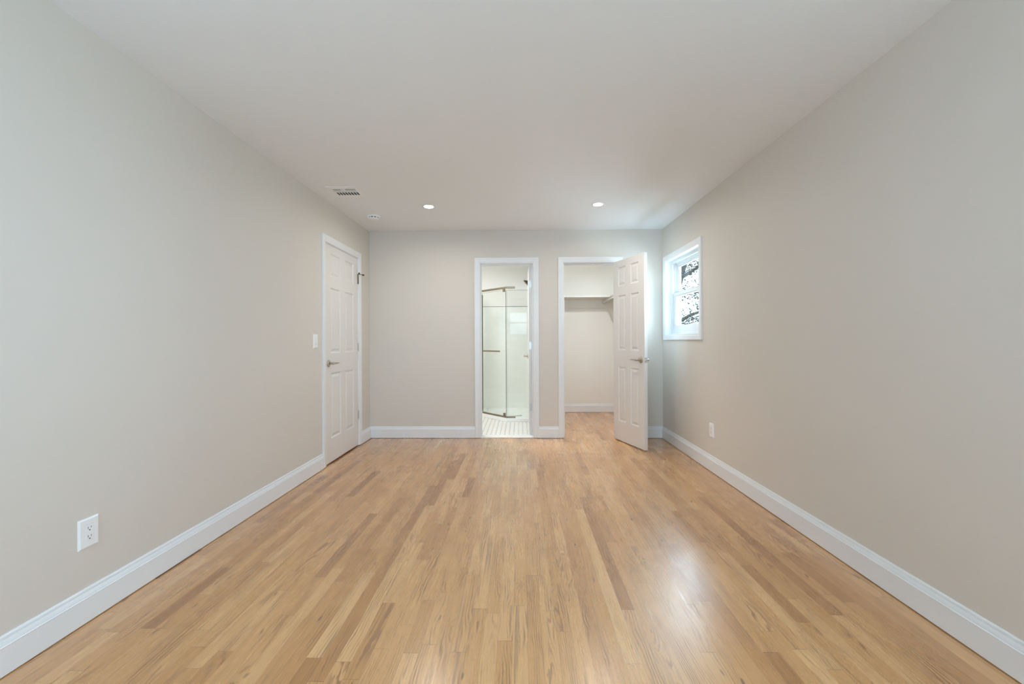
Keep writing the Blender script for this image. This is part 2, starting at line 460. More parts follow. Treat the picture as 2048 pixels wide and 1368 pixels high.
CW = 0.062
baseboard('baseboard_left', 'white moulded baseboard along the left wall up to the closed door', [[(XL, DL[0] - 0.006 - CW), (XL, YF + 0.0)]])
baseboard('baseboard_back', 'white moulded baseboard from the closed door round to the shower doorway', [[(BO[0] - 0.006 - CW, D), (XL, D), (XL, DL[1] + 0.006 + CW)]])
baseboard('baseboard_middle', 'short white baseboard between the shower and closet doorways', [[(CO[0] - 0.006 - CW, D), (BO[1] + 0.006 + CW, D)]])
baseboard('baseboard_right', 'white moulded baseboard along the right wall and behind the open door', [[(XR, YF), (XR, D), (CO[1] + 0.006 + CW, D)]])
baseboard('baseboard_closet', 'white baseboard along the back of the closet', [[(XR, D + 0.12), (XR, CLB), (PX1, CLB), (PX1, D + 0.12)]])
CASP = [(0.0, 0.0), (0.0, 0.0085), (0.004, 0.0105), (0.016, 0.0108), (0.019, 0.0125), (0.036, 0.0140), (0.044, 0.0165), (0.058, 0.0172), (0.062, 0.0155), (0.062, 0.0)]
REV = 0.006


def doorway(name, label, o, ua, na, u0, u1, depth, stop_at, sides=1):
    """casing on the room face plus the lining of the opening and its stops; na points into the room"""
    o, ua, na = Vector(o), Vector(ua), Vector(na); m = MB()
    path = [(u1 + REV, 0.006), (u1 + REV, HT + REV), (u0 - REV, HT + REV), (u0 - REV, 0.006)]
    path = [(u0 - REV, 0.006), (u0 - REV, HT + REV), (u1 + REV, HT + REV), (u1 + REV, 0.006)]
    m.sweep(path, CASP, o, ua, na)
    if sides == 2: m.sweep(path, CASP, o - na * depth, ua, -na)
    def bx(ua0, ua1, d0, d1, z0, z1):
        a = o + ua * ua0 - na * d0; b = o + ua * ua1 - na * d1
        m.box(a.x, b.x, a.y, b.y, z0, z1)
    for p, q in ((u0 - JT, u0), (u1, u1 + JT)): bx(p, q, 0.0, depth, 0.002, HT + JT)
    bx(u0, u1, 0.0, depth, HT, HT + JT)
    s = 0.011
    bx(u0, u0 + s, stop_at, stop_at + 0.035, 0.002, HT); bx(u1 - s, u1, stop_at, stop_at + 0.035, 0.002, HT); bx(u0 + s, u1 - s, stop_at, stop_at + 0.035, HT - s, HT)
    return structure(m.build(name, M_TRIM), label, 'door frame')


doorway('trim_1', 'white casing and jambs around the closed door on the left wall', (XL, 0, 0), (0, 1, 0), (1, 0, 0), DL[0], DL[1], 0.12, 0.040)
doorway('trim_2', 'white casing and jambs around the shower room doorway', (0, D, 0), (1, 0, 0), (0, -1, 0), BO[0], BO[1], 0.12, 0.045)
doorway('trim_3', 'white casing and jambs around the closet doorway', (0, D, 0), (1, 0, 0), (0, -1, 0), CO[0], CO[1], 0.12, 0.040)
m = MB(); m.box(CO[0] - 0.0015, CO[0] + 0.001, D + 0.004, D + 0.032, 0.912, 0.970)
k_strike = m

# ------------------------------------------------------------------ doors
PZ = ((0.218, 0.836), (1.020, 1.640), (1.742, 1.962))            # six moulded panels: three rows


def slab_mesh(Wd, Ht, t, s, stile, mull):
    m = MB(); pw = (Wd - 2 * stile - mull) / 2
    px = ((stile, stile + pw), (stile + pw + mull, Wd - stile))
    xs = [0, px[0][0], px[0][1], px[1][0], px[1][1], Wd]; zs = [0] + [z for r in PZ for z in r] + [Ht]
    for y, d in ((0.0, -s), (-s * t, s)):                           # d: inward direction of relief
        for i in range(5):
            for j in range(len(zs) - 1):
                x0, x1, z0, z1 = xs[i], xs[i + 1], zs[j], zs[j + 1]
                if i in (1, 3) and j in (1, 3, 5):
                    prev = None
                    for ins, dep in ((0, 0), (0.004, 0.0015), (0.011, 0.0085), (0.017, 0.0095), (0.024, 0.0085), (0.040, 0.0030), (0.044, 0.0024)):
                        yy = y + d * dep
                        r = [(x0 + ins, yy, z0 + ins), (x1 - ins, yy, z0 + ins), (x1 - ins, yy, z1 - ins), (x0 + ins, yy, z1 - ins)]
                        if prev:
                            for k in range(4): m.quad(prev[k], prev[(k + 1) % 4], r[(k + 1) % 4], r[k])
                        prev = r
                    m.quad(*prev)
                else:
                    m.quad((x0, y, z0), (x1, y, z0), (x1, y, z1), (x0, y, z1))
    a, b = 0.0, -s * t
    for i in range(len(zs) - 1):
        for x in (0, Wd): m.quad((x, a, zs[i]), (x, b, zs[i]), (x, b, zs[i + 1]), (x, a, zs[i + 1]))
    for i in range(5):
        for z in (0, Ht): m.quad((xs[i], a, z), (xs[i + 1], a, z), (xs[i + 1], b, z), (xs[i], b, z))
    return m


def lever(root, x, z, y, out, dirx, mat=M_NICKEL):
    """round rose, neck and flat lever; out = +-1 along local y, dirx = where the lever points"""
    m = MB()
    m.lathe((x, y, z), (0, out, 0), [(0.010, 0.0115), (0.026, 0.0095), (0.040, 0.0105), (0.046, 0.0120), (0.054, 0.0120), (0.058, 0.0090)], 20)
    pts = [(x - dirx * 0.008, y + out * 0.050, z), (x, y + out * 0.050, z), (x + dirx * 0.030, y + out * 0.0505, z), (x + dirx * 0.060, y + out * 0.051, z), (x + dirx * 0.090, y + out * 0.0515, z), (x + dirx * 0.116, y + out * 0.052, z), (x + dirx * 0.119, y + out * 0.052, z)]
    m.tube(pts, [0.0060, 0.0105, 0.0095, 0.0078, 0.0062, 0.0050, 0.0025], 16, (0.55, 1.0))
    h = m.build('lever_handle', mat, root, False)
    r = MB(); r.lathe((x, y, z), (0, out, 0), [(0.0, 0.0325), (0.004, 0.0330), (0.008, 0.0300), (0.011, 0.0200), (0.013, 0.0120)], 28)
    rr = r.build('rosette', mat, h, False)
    return h


def hinge(root, z, s, mat):
    m = MB()
    m.lathe((-0.0015, s * 0.0065, z - 0.045), (0, 0, 1), [(0, 0.0035), (0.001, 0.0062), (0.029, 0.0062), (0.0295, 0.0056), (0.030, 0.0062), (0.059, 0.0062), (0.0595, 0.0056), (0.060, 0.0062), (0.089, 0.0062), (0.090, 0.0035)], 14)
    m.box(-0.0022, 0.0, s * 0.004, -s * 0.031, z - 0.0445, z + 0.0445)
    h = m.build('hinge', mat, root, False)
    for zz, yy in ((-0.031, -0.010), (0.0, -0.022), (0.031, -0.010)):
        c = MB(); c.lathe((-0.0023, s * yy, z + zz), (-1, 0, 0), [(0, 0.0042), (0.0006, 0.0042), (0.0010, 0.0020)], 10); c.build('screw', M_STEEL, h, False)
    return h


def make_door(name, label, loc, rz, Wd, s, stile, mull, hmat, levers, z0=0.012):
    root = empty(name, (loc[0], loc[1], z0), rz); tag(root, label, 'door', kind='structure')
    slab_mesh(Wd, HT - 0.004 - z0, 0.035, s, stile, mull).build('slab', M_DOOR, root, False)
    for z in (0.344, 1.084, 1.826): hinge(root, z - z0, s, hmat)
    for out in levers: lever(root, Wd - 0.062, 0.940 - z0, 0.0 if out == s else -s * 0.035, out, -1)
    m = MB(); m.box(Wd - 0.0005, Wd + 0.0012, -s * 0.005, -s * 0.030, 0.9115 - z0, 0.9685 - z0)
    m.box(Wd, Wd + 0.011, -s * 0.011, -s * 0.024, 0.930 - z0, 0.950 - z0)
    la = m.build('latch', M_STEEL, root, False, bevel=0.0008); la['label'] = 'steel latch plate and bolt'
    return root


d1 = make_door('door_1', 'closed white six panel door near the far end of the left wall', (XL - 0.001, DL[1] - 0.003), math.radians(-90), DL[1] - DL[0] - 0.006, 1, 0.112, 0.108, M_STEEL, (1,))
d2 = make_door('door_2', 'white door swung into the shower room, seen edge on at the right jamb', (0.139, D + 0.128), math.radians(90), 0.606, -1, 0.100, 0.092, M_STEEL, (1,))
d3 = make_door('door_3', 'open white six panel closet door swung into the bedroom', (1.1180, 4.9470), math.atan2(-0.950, 0.312), 0.606, 1, 0.100, 0.092, M_STEEL, (1, -1))
# hinge pin door stop on the closed door's top hinge
m = MB(); zt = 1.826 - 0.012
m.lathe((-0.0015, 0.0065, zt - 0.052), (0, 0, 1), [(0, 0.004), (0.002, 0.0072), (0.098, 0.0072), (0.104, 0.0092), (0.110, 0.0092), (0.112, 0.004)], 14)
m.tube([(-0.0015, 0.0065, zt + 0.055), (-0.018, 0.030, zt + 0.055), (-0.030, 0.046, zt + 0.052)], 0.0035, 8)
m.tube([(-0.0015, 0.0065, zt + 0.055), (0.020, 0.022, zt + 0.058), (0.030, 0.028, zt + 0.059)], 0.0035, 8)
ds = m.build('door_stop', M_BRONZE, d1, False); ds['label'] = 'brass toned hinge pin door stop with black tips'
c = MB(); c.lathe((-0.030, 0.046, zt + 0.052), (-0.6, 0.8, -0.15), [(-0.004, 0.007), (0.010, 0.009), (0.016, 0.006)], 12)
c.lathe((0.030, 0.028, zt + 0.059), (0.8, 0.6, 0.05), [(-0.004, 0.007), (0.008, 0.009), (0.012, 0.006)], 12)
c.build('rubber_tip', M_RUBBER, ds, False)
k_strike.build('strike_plate', M_STEEL, bpy.data.objects['trim_3'])

# ------------------------------------------------------------------ windows
def make_window(name, label, loc, rz, Wd, Ht):
    """local: x along the wall, y out of the room (0 = wall face), z up from the opening's bottom; built once, then copied"""
    root = empty(name, loc, rz); tag(root, label, 'window', kind='structure')
    WCAS = [(0.0, 0.0), (0.0, 0.010), (0.004, 0.0125), (0.016, 0.013), (0.020, 0.015), (0.048, 0.0175), (0.058, 0.018), (CW, 0.0165), (CW, 0.0)]
    m = MB(); m.sweep([(0, 0), (0, Ht), (Wd, Ht), (Wd, 0)], WCAS, (0, 0, 0), (1, 0, 0), (0, -1, 0), True)
    m.build('casing', M_TRIM, root, False)
    m = MB(); t = 0.012                                             # drywall return / jamb liner
    m.box(-t, 0, 0, 0.17, -t, Ht + t); m.box(Wd, Wd + t, 0, 0.17, -t, Ht + t); m.box(0, Wd, 0, 0.17, -t, 0); m.box(0, Wd, 0, 0.17, Ht, Ht + t)
    m.build('jamb', M_TRIM, root, False)
    m = MB(); f = 0.030                                             # vinyl frame with two tracks
    for (y0, y1, g) in ((0.058, 0.072, f), (0.072, 0.150, 0.018), (0.104, 0.112, f), (0.146, 0.160, f)):
        m.box(0, g, y0, y1, 0, Ht); m.box(Wd - g, Wd, y0, y1, 0, Ht); m.box(g, Wd - g, y0, y1, 0, g); m.box(g, Wd - g, y0, y1, Ht - g, Ht)
    m.build('frame', M_VINYL, root, False, bevel=0.0015)
    mid = Ht * 0.534
    def sash(nm, y0, y1, z0, z1, st, rb, rt):
        m = MB(); x0, x1 = 0.019, Wd - 0.019
        m.box(x0, x0 + st, y0, y1, z0, z1); m.box(x1 - st, x1, y0, y1, z0, z1); m.box(x0 + st, x1 - st, y0, y1, z0, z0 + rb); m.box(x0 + st, x1 - st, y0, y1, z1 - rt, z1)
        yi = y0 + 0.008                                             # stepped glazing bead
        b = 0.010
        m.box(x0 + st, x0 + st + b, yi, y1 - .006, z0 + rb, z1 - rt); m.box(x1 - st - b, x1 - st, yi, y1 - .006, z0 + rb, z1 - rt)
        m.box(x0 + st + b, x1 - st - b, yi, y1 - .006, z0 + rb, z0 + rb + b); m.box(x0 + st + b, x1 - st - b, yi, y1 - .006, z1 - rt - b, z1 - rt)
        s = m.build(nm, M_VINYL, root, False, bevel=0.0012)
        p = MB(); yy = (y0 + y1) / 2; p.box(x0 + st + b - .003, x1 - st - b + .003, yy - .002, yy + .002, z0 + rb + b - .003, z1 - rt - b + .003)
        p.build('pane', M_GLASS, s, False)
        return s
    lo = sash('lower_sash', 0.073, 0.103, 0.019, mid + 0.026, 0.046, 0.072, 0.036)
    sash('upper_sash', 0.113, 0.143, mid - 0.010, Ht - 0.019, 0.042, 0.036, 0.036)
    for dx in (0.27, 0.63):
        m = MB(); xx = Wd * dx; m.box(xx - .028, xx + .028, 0.076, 0.098, mid + 0.026, mid + 0.033); m.lathe((xx, 0.087, mid + 0.033), (0, 0, 1), [(0, .012), (.006, .011), (.008, .006)], 14); m.box(xx - .004, xx + .028, 0.080, 0.087, mid + .034, mid + .040)
        m.build('sash_lock', M_VINYL, lo, False)
    return root


w1 = make_window('window_1', 'small white double hung window high on the right wall by the corner', (XR, WY[1], WZ[0]), math.radians(-90), WY[1] - WY[0], WZ[1] - WZ[0])
for i, fx in enumerate(FW_X):
    w = copy_tree(w1); w.name = 'window_%d' % (i + 5); w.location = (fx + 0.448, YF, 1.258); w.rotation_euler = (0, 0, math.radians(180))
    w['label'] = ('white window added for light behind the viewer, nearest the left wall', 'white double hung window behind the viewer, mirrored in the shower glass', 'white window added for light behind the viewer, nearest the right wall')[i]
for i, ry in enumerate(RW_Y):
    make_window('window_%d' % (3 + i), ('tall white window added for light in the right wall behind the viewer', 'tall white window added for light in the right wall just beside the viewer')[i], (XR, ry + 0.448, 0.75), math.radians(-90), 0.896, 1.28)

# ------------------------------------------------------------------ ceiling fittings
def downlight(x, y, label, power, color, name='recessed_light', group=None, size=0.085, side_fill=0.0):
    root = empty(name, (x, y, H)); tag(root, label, 'ceiling light', group)
    t = MB(); t.lathe((x, y, H), (0, 0, -1), [(0.0, 0.058), (0.003, 0.0575), (0.005, 0.053), (0.004, 0.046), (0.002, 0.0435)], 32)
    t.build('trim_ring', M_PLASTIC, root)
    l = MB(); l.lathe((x, y, H), (0, 0, -1), [(0.001, 0.0435), (0.0045, 0.0432), (0.0055, 0.040), (0.0060, 0.020), (0.0061, 0.001)], 32)
    l.build('lens', M_LENS, root)
    a = area('lamp', (0, 0, -0.012), (0, 0, 0), size, 0, power, color, 'DISK', 170)
    if side_fill:                                             # point lamp added below the flat lens to brighten the upper walls
        l = bpy.data.lights.new('lamp', 'POINT'); l.energy = side_fill; l.color = color; l.shadow_soft_size = 0.06
        b = bpy.data.objects.new('lamp', l); COL.objects.link(b); b.location = (0, 0, -0.13); b.parent = root
    a.parent = root
    return root


WARM = (1.0, 0.94, 0.85)
downlight(-0.876, 4.053, 'lit recessed ceiling light nearer the smoke detector', DOWN, WARM, group='lit recessed ceiling lights in the bedroom')
downlight(0.745, 4.039, 'lit recessed ceiling light nearer the small window', DOWN, WARM, group='lit recessed ceiling lights in the bedroom')
downlight(0.98, 5.20, 'lit recessed ceiling light inside the closet', 16.0, (0.92, 0.97, 1.0), side_fill=7.0)
downlight(-0.80, 5.60, 'unseen ceiling light added over the mosaic floor of the shower room', 21.0, (0.97, 0.985, 1.0), size=0.30, side_fill=6.0)  # fixture out of view, added to host the shower room's light

vx, vy = -1.497, 3.628
root = empty('ceiling_vent', (vx, vy, H)); tag(root, 'square white ceiling air vent with dark slots above the closed door', 'air vent')
m = MB(); fx0, fx1, fy0, fy1 = vx - .125, vx + .125, vy - .128, vy + .128; ix0, ix1, iy0, iy1 = vx - .098, vx + .098, vy - .068, vy + .080
m.box(fx0, ix0, fy0, fy1, H - .006, H); m.box(ix1, fx1, fy0, fy1, H - .006, H); m.box(ix0, ix1, fy0, iy0, H - .006, H); m.box(ix0, ix1, iy1, fy1, H - .006, H)
m.build('frame', M_PLASTIC, root, bevel=0.003)
m = MB(); m.box(ix0, ix1, iy0, iy1, H - .0010, H); m.build('shade_backing', M_DARK, root)  # near-black sheet painted in for the shade behind the louvres
m = MB(); ym = vy - 0.004
for k in range(9):
    xx = ix0 + (ix1 - ix0) * k / 8; m.box(xx - .0036, xx + .0036, ym, iy1, H - .0065, H - .004)
m.box(ix0, ix1, ym - .007, ym + .007, H - .007, H - .001)
m.build('straight_louvres', M_PLASTIC, root)
m = MB()
for xa, xb in ((ix0, vx - .008), (vx + .006, ix1)):
    for k, yy in enumerate((vy - .050, vy - .026)): m.box(xa, xb, yy - .0052, yy + .0052, H - .007, H - .004)
m.box(vx - .010, vx + .008, iy0, ym, H - .007, H - .001)
m.box(vx - .028, vx - .018, vy - .060, vy - .026, H - .010, H - .003)
m.build('cross_louvres', M_PLASTIC, root)

sx, sy = -1.512, 4.350
root = empty('smoke_detector', (sx, sy, H)); tag(root, 'round white smoke detector on the ceiling near the left corner', 'smoke detector')
m = MB(); m.lathe((sx, sy, H), (0, 0, -1), [(0, .066), (.004, .068), (.012, .066), (.014, .062)], 36); m.build('base', M_PLASTIC, root)
m = MB(); m.lathe((sx, sy, H), (0, 0, -1), [(.013, .049), (.022, .049)], 36); m.build('vent_ring', M_SLOT, root)
m = MB(); m.lathe((sx, sy, H), (0, 0, -1), [(.021, .050), (.024, .053), (.030, .050), (.035, .040), (.037, .022), (.0375, .001)], 36)
for k in range(10):
    a = 2 * math.pi * k / 10; m.box(sx + .051 * math.cos(a) - .006, sx + .051 * math.cos(a) + .006, sy + .051 * math.sin(a) - .006, sy + .051 * math.sin(a) + .006, H - .024, H - .012)
m.build('cover', M_PLASTIC, root)

# ------------------------------------------------------------------ switch and outlets
def plate_frame(y, z, side):
    """maps local (a along wall, out, z) onto the left (+1) or right (-1) wall"""
    x = XL if side > 0 else XR
    return lambda a, o, zz: (x + side * o, y + a, z + zz)


def pbox(m, P, a0, a1, o0, o1, z0, z1):
    p, q = P(a0, o0, z0), P(a1, o1, z1); m.box(p[0], q[0], p[1], q[1], p[2], q[2])


def cover(P, root, w, h, hw, hh):
    m = MB()
    rings = [[P(sa * (w / 2 - i), o, sz * (h / 2 - i)) for sa, sz in ((-1, -1), (1, -1), (1, 1), (-1, 1))] for i, o in ((0, 0), (0, .0035), (.006, .0065))]
    for a in range(2):
        for k in range(4): m.quad(rings[a][k], rings[a][(k + 1) % 4], rings[a + 1][(k + 1) % 4], rings[a + 1][k])
    inn = [P(sa * hw / 2, .0065, sz * hh / 2) for sa, sz in ((-1, -1), (1, -1), (1, 1), (-1, 1))]; inb = [P(sa * hw / 2, .002, sz * hh / 2) for sa, sz in ((-1, -1), (1, -1), (1, 1), (-1, 1))]
    for k in range(4):
        m.quad(rings[2][k], rings[2][(k + 1) % 4], inn[(k + 1) % 4], inn[k]); m.quad(inn[k], inn[(k + 1) % 4], inb[(k + 1) % 4], inb[k])
    return m.build('cover_plate', M_PLASTIC, root)


def outlet(y, z, side, label):
    P = plate_frame(y, z, side); root = empty('wall_outlet', P(0, 0, 0)); tag(root, label, 'outlet', 'duplex wall outlets')
    cover(P, root, 0.082, 0.1215, 0.0345, 0.0675)
    m = MB(); pbox(m, P, -.0165, .0165, .002, .0075, -.033, .033)
    for zc in (-.0175, .0175): pbox(m, P, -.013, .013, .0075, .0082, zc - .0125, zc + .0125)
    r = m.build('receptacle', M_PLASTIC, root, bevel=0.0006)
    m = MB()
    for zc in (-.0175, .0175):
        pbox(m, P, -.0075, -.0058, .0080, .0086, zc - .001, zc + .0085); pbox(m, P, .0056, .0071, .0080, .0086, zc + .0005, zc + .0080)
        c = P(0, .0080, zc - .0065); m.lathe(c, (side, 0, 0), [(0, .0026), (.0006, .0026)], 12)
    m.build('slots', M_SLOT, r)
    for zc in (-.047, .047):
        m = MB(); m.lathe(P(0, .0064, zc), (side, 0, 0), [(0, .0028), (.0008, .0026), (.0010, .001)], 10); m.build('screw', M_PLASTIC, root)
    return root


outlet(1.701, 0.3615, 1, 'white duplex outlet low on the left wall near the viewer')
outlet(3.707, 0.358, -1, 'small white outlet low on the right wall, just below and nearer than the window')
P = plate_frame(3.636, 1.146, 1); root = empty('light_switch', P(0, 0, 0)); tag(root, 'white rocker light switch on the left wall beside the closed door', 'light switch')
cover(P, root, 0.078, 0.1215, 0.0345, 0.0675)
m = MB(); pbox(m, P, -.0165, .0165, .002, .0072, -.033, .033); fr = m.build('switch_frame', M_PLASTIC, root, bevel=0.0006)
m = MB(); m.loft([[P(a, o, z) for a, o in ((-.0125, .006), (.0125, .006), (.0125, oo), (-.0125, oo))] for z, oo in ((-.022, .0125), (0.0, .0095), (.029, .0082))], True, False)
m.build('rocker', M_PLASTIC, root)
m = MB(); pbox(m, P, -.006, .006, .0070, .0078, -.0285, -.0265); m.build('slider', M_STEEL, root)

# ------------------------------------------------------------------ shower
C0 = (-0.190, 5.985); C1 = (-0.574, 6.397)                        # front panel corner, far end of the slanted door
dv = Vector((C1[0] - C0[0], C1[1] - C0[1])); dl = dv.length; dv.normalize(); nv = Vector((-dv.y, dv.x)); nv = nv if nv.y < 0 else -nv
BH = 0.052
root = empty('shower_enclosure', (C0[0], C0[1], 0)); tag(root, 'frameless glass corner shower on a low white base with bronze rails', 'shower enclosure')
op = [(PX0, C0[1] - 0.03), (PX0, BTB), (C1[0] - 0.03, BTB), (C1[0] - 0.03, C1[1] - 0.010), (C0[0] - 0.014, C0[1] - 0.03)]
ip = [(PX0 - .03, C0[1] + 0.035), (PX0 - .03, BTB - .03), (C1[0] + 0.035, BTB - .03), (C1[0] + 0.035, C1[1] + 0.016), (C0[0] + 0.016, C0[1] + 0.035)]
m = MB(); n = len(op)
for k in range(n):
    j = (k + 1) % n
    m.quad((*op[k], 0.001), (*op[j], 0.001), (*op[j], BH), (*op[k], BH)); m.quad((*op[k], BH), (*op[j], BH), (*ip[j], BH), (*ip[k], BH)); m.quad((*ip[k], BH), (*ip[j], BH), (*ip[j], 0.024), (*ip[k], 0.024))
m.quad(*[(*p, 0.024) for p in ip]); m.quad(*[(*p, 0.001) for p in op])
sb = m.build('base', M_ACRYL, root, bevel=0.004); sb['label'] = 'low white base with slanted front'
m = MB(); m.lathe((-0.03, 6.33, 0.024), (0, 0, 1), [(0, .050), (.003, .050), (.004, .046), (.003, .030), (.0035, .001)], 28); m.build('drain', M_STEEL, sb)

def obox(m, a, d, n, s0, s1, o0, o1, z0, z1):                     # box along a slanted line
    a, d, n = Vector(a), Vector(d), Vector(n)
    pts = [a + d * s + n * o for s, o in ((s0, o0), (s1, o0), (s1, o1), (s0, o1))]
    m.prism([(p.x, p.y) for p in pts], z0, z1)
gz0, gz1 = BH + 0.012, 1.862
ex = Vector((1, 0)); ny = Vector((0, -1))
m = MB(); obox(m, C0, ex, ny, 0.008, PX0 - C0[0] - 0.004, -.004, .004, BH + .002, gz1); fp = m.build('fixed_panel', M_SHGLASS, root)
m = MB(); obox(m, C0, ex, ny, 0.0065, 0.0085, -.0042, .0042, BH + .002, gz1); obox(m, C0, ex, ny, 0.008, PX0 - C0[0] - .004, -.0042, .0042, gz1, gz1 + .003); m.build('glass_edge', M_GEDGE, fp)
m = MB(); obox(m, C0, dv, nv, 0.010, dl - 0.010, .004, .012, gz0, gz1 + .004); gd = m.build('glass_door', M_SHGLASS, root)
m = MB(); obox(m, C0, dv, nv, 0.0065, 0.0105, .0038, .0122, gz0, gz1 + .004); obox(m, C0, dv, nv, 0.0105, dl - 0.012, .0038, .0122, gz1 + .004, gz1 + .007); m.build('door_seal', M_GEDGE, gd)
m = MB(); obox(m, C0, dv, nv, dl - 0.012, dl - 0.002, .000, .014, gz0 + .02, gz1 - 0.02); m.build('pivot_seal', M_DBRONZE, gd)
hz = 1.900
def rail(nm, z0, z1, ext):
    m = MB(); w = 0.011
    k = (Vector(C0)); mit = (nv + ny) / (1 + nv.dot(ny))
    L = [k + ex * ext + ny * w, k + mit * w, Vector(C1) + nv * w, Vector(C1) - nv * w, k - mit * w, k + ex * ext - ny * w]
    m.prism([(p.x, p.y) for p in L], z0, z1)
    return m.build(nm, M_BRONZE, root, bevel=0.0015)
rail('header_rail', hz - 0.014, hz + 0.014, 0.118); rail('bottom_rail', BH, BH + 0.024, 0.118)
m = MB(); obox(m, C0, dv, nv, 0.040, 0.066, -.006, .020, gz1 - 0.020, hz - 0.013); m.build('pivot_clamp', M_BRONZE, root, bevel=0.001)
m = MB(); obox(m, C0, dv, nv, 0.040, 0.066, -.006, .020, BH + 0.022, BH + 0.066); m.build('pivot_clamp', M_BRONZE, root, bevel=0.001)
m = MB(); obox(m, C0, dv, nv, 0.095, dl - 0.02, .050, .066, 0.986, 1.006)
for s in (0.16, 0.50): obox(m, C0, dv, nv, s, s + .014, .012, .052, 0.989, 1.003)
m.build('handle_bar', M_BRONZE, gd, bevel=0.001)
m = MB(); m.box(C1[0] - .004, C1[0] + .004, C1[1] + .006, BTB - .014, BH + .002, gz1); m.build('return_panel', M_SHGLASS, root)

# shower wall tile with its cap strip
root = empty('tile_surround', (-0.2, BTB, BH)); tag(root, 'white glossy subway tile lining the shower walls to shoulder height', 'wall tile', kind='structure')
TZ = 1.702
m = MB(); m.box(-1.55, PX0, BTB - .010, BTB, BH, TZ); m.build('back_tile', M_SUBX, root)
m = MB(); m.box(PX0 - .010, PX0, 5.80, BTB - .010, BH, TZ); m.build('side_tile', M_SUBY, root)
m = MB(); m.box(-1.55, PX0, BTB - .013, BTB, TZ, TZ + .007); m.box(PX0 - .013, PX0, 5.80, BTB, TZ, TZ + .007); m.build('edge_strip', M_GEDGE, root)

root = empty('wall_shower', (PX0, 6.35, 2.07)); tag(root, 'dark bronze shower arm and head peeking past the edge of the shower room door', 'shower')
m = MB(); m.tube([(PX0, 6.35, 2.07), (PX0 - .09, 6.35, 2.085), (PX0 - .150, 6.35, 2.072), (PX0 - .198, 6.35, 2.045)], .010, 12); m.build('arm', M_DBRONZE, root)
m = MB(); m.lathe((PX0, 6.35, 2.07), (-1, 0, 0), [(0, .03), (.006, .029), (.010, .016)], 20); m.build('flange', M_DBRONZE, root)
m = MB(); ax = Vector((-0.72, 0, -0.69)); m.lathe((PX0 - .192, 6.35, 2.052), ax, [(0, .012), (.016, .014), (.026, .022), (.052, .054), (.064, .056), (.068, .052)], 24); m.build('shower_head', M_DBRONZE, root)

# ------------------------------------------------------------------ closet
SZ = 1.800
root = empty('closet_shelf', (1.06, CLB, SZ)); tag(root, 'white corner shelf with hanging rod high in the closet', 'shelf')
m = MB(); m.box(PX1 + .001, XR - .001, CLB - .375, CLB - .001, SZ, SZ + .018); m.build('board', M_SHELF, root, bevel=0.0012)
m = MB(); m.box(PX1 + .001, XR - .001, CLB - .018, CLB - .001, SZ - .140, SZ); m.build('cleat', M_SHELF, root, bevel=0.001)
m = MB(); m.box(1.352, XR - .001, D + .14, CLB - .376, SZ, SZ + .018); m.build('side_board', M_SHELF, root, bevel=0.0012)
m = MB(); m.box(XR - .019, XR - .001, D + .14, CLB - .019, SZ - .140, SZ); m.build('cleat', M_SHELF, root, bevel=0.001)
m = MB(); m.tube([(1.328, D + .30, 1.755), (1.328, CLB - .019, 1.755)], .0165, 20); rod = m.build('rod', M_SHELF, root)
m = MB(); m.lathe((1.328, CLB - .018, 1.755), (0, -1, 0), [(0, .029), (.006, .029), (.012, .022), (.016, .020)], 20); m.build('socket', M_SHELF, rod)
m = MB(); m.tube([(1.328, D + .60, 1.738), (1.38, D + .60, 1.64), (1.47, D + .60, 1.56), (XR - .02, D + .60, 1.52)], .007, 8); m.tube([(1.328, D + .60, 1.738), (1.328, D + .60, 1.79), (XR - .02, D + .60, 1.795)], .007, 8)
m.build('bracket', M_SHELF, root)

# ------------------------------------------------------------------ outside the window
g = N('grass'); p, _ = g.pos(); g.set(g.mix(g.noise(p, 3.0, 4.0), (0.10, 0.13, 0.045), (0.20, 0.22, 0.09)), 0.9); M_GRASS = g.m
m = MB(); m.quad((-40, -40, -0.75), (40, -40, -0.75), (40, 60, -0.75), (-40, 60, -0.75))
structure(m.build('ground', M_GRASS), 'grass outside the small window', 'ground')
g = N('bark'); p, s = g.pos(); g.set(g.mix(g.noise(p, 18.0, 4.0), (0.022, 0.018, 0.016), (0.060, 0.050, 0.044)), 0.9); g.bump(g.noise(p, 40.0, 4.0), 0.6, 0.02); M_BARK = g.m
g = N('leaf'); at = g.new('ShaderNodeAttribute', attribute_name='hue'); g.set(at.outputs['Color'], 0.6)
tl = g.new('ShaderNodeBsdfTranslucent'); g.link(at.outputs['Color'], tl.inputs[0]); mx = g.new('ShaderNodeMixShader'); mx.inputs[0].default_value = 0.4
g.link(g.b.outputs[0], mx.inputs[1]); g.link(tl.outputs[0], mx.inputs[2]); g.link(mx.outputs[0], g.out.inputs[0]); M_LEAF = g.m
root = empty('tree', (3.15, 9.6, -0.75)); tag(root, 'leafy tree with dark trunk and branches outside the small window', 'tree')
rnd = random.Random(3); branches = []
m = MB()
def limb(pts, r0, r1):
    branches.append([Vector(q) for q in pts]); n = len(pts)
    m.tube(pts, [r0 + (r1 - r0) * k / (n - 1) for k in range(n)], 9)
limb([(3.15, 9.6, -0.75), (3.22, 9.6, 0.4), (3.34, 9.6, 1.5), (3.50, 9.6, 2.25), (3.68, 9.65, 2.85), (3.95, 9.7, 3.6), (4.1, 9.8, 4.6), (4.0, 9.9, 5.8)], .15, .05)
limb([(3.62, 9.6, 2.55), (3.80, 9.55, 2.66), (3.98, 9.5, 2.78), (4.25, 9.4, 2.90), (4.8, 9.3, 3.05)], .045, .012)
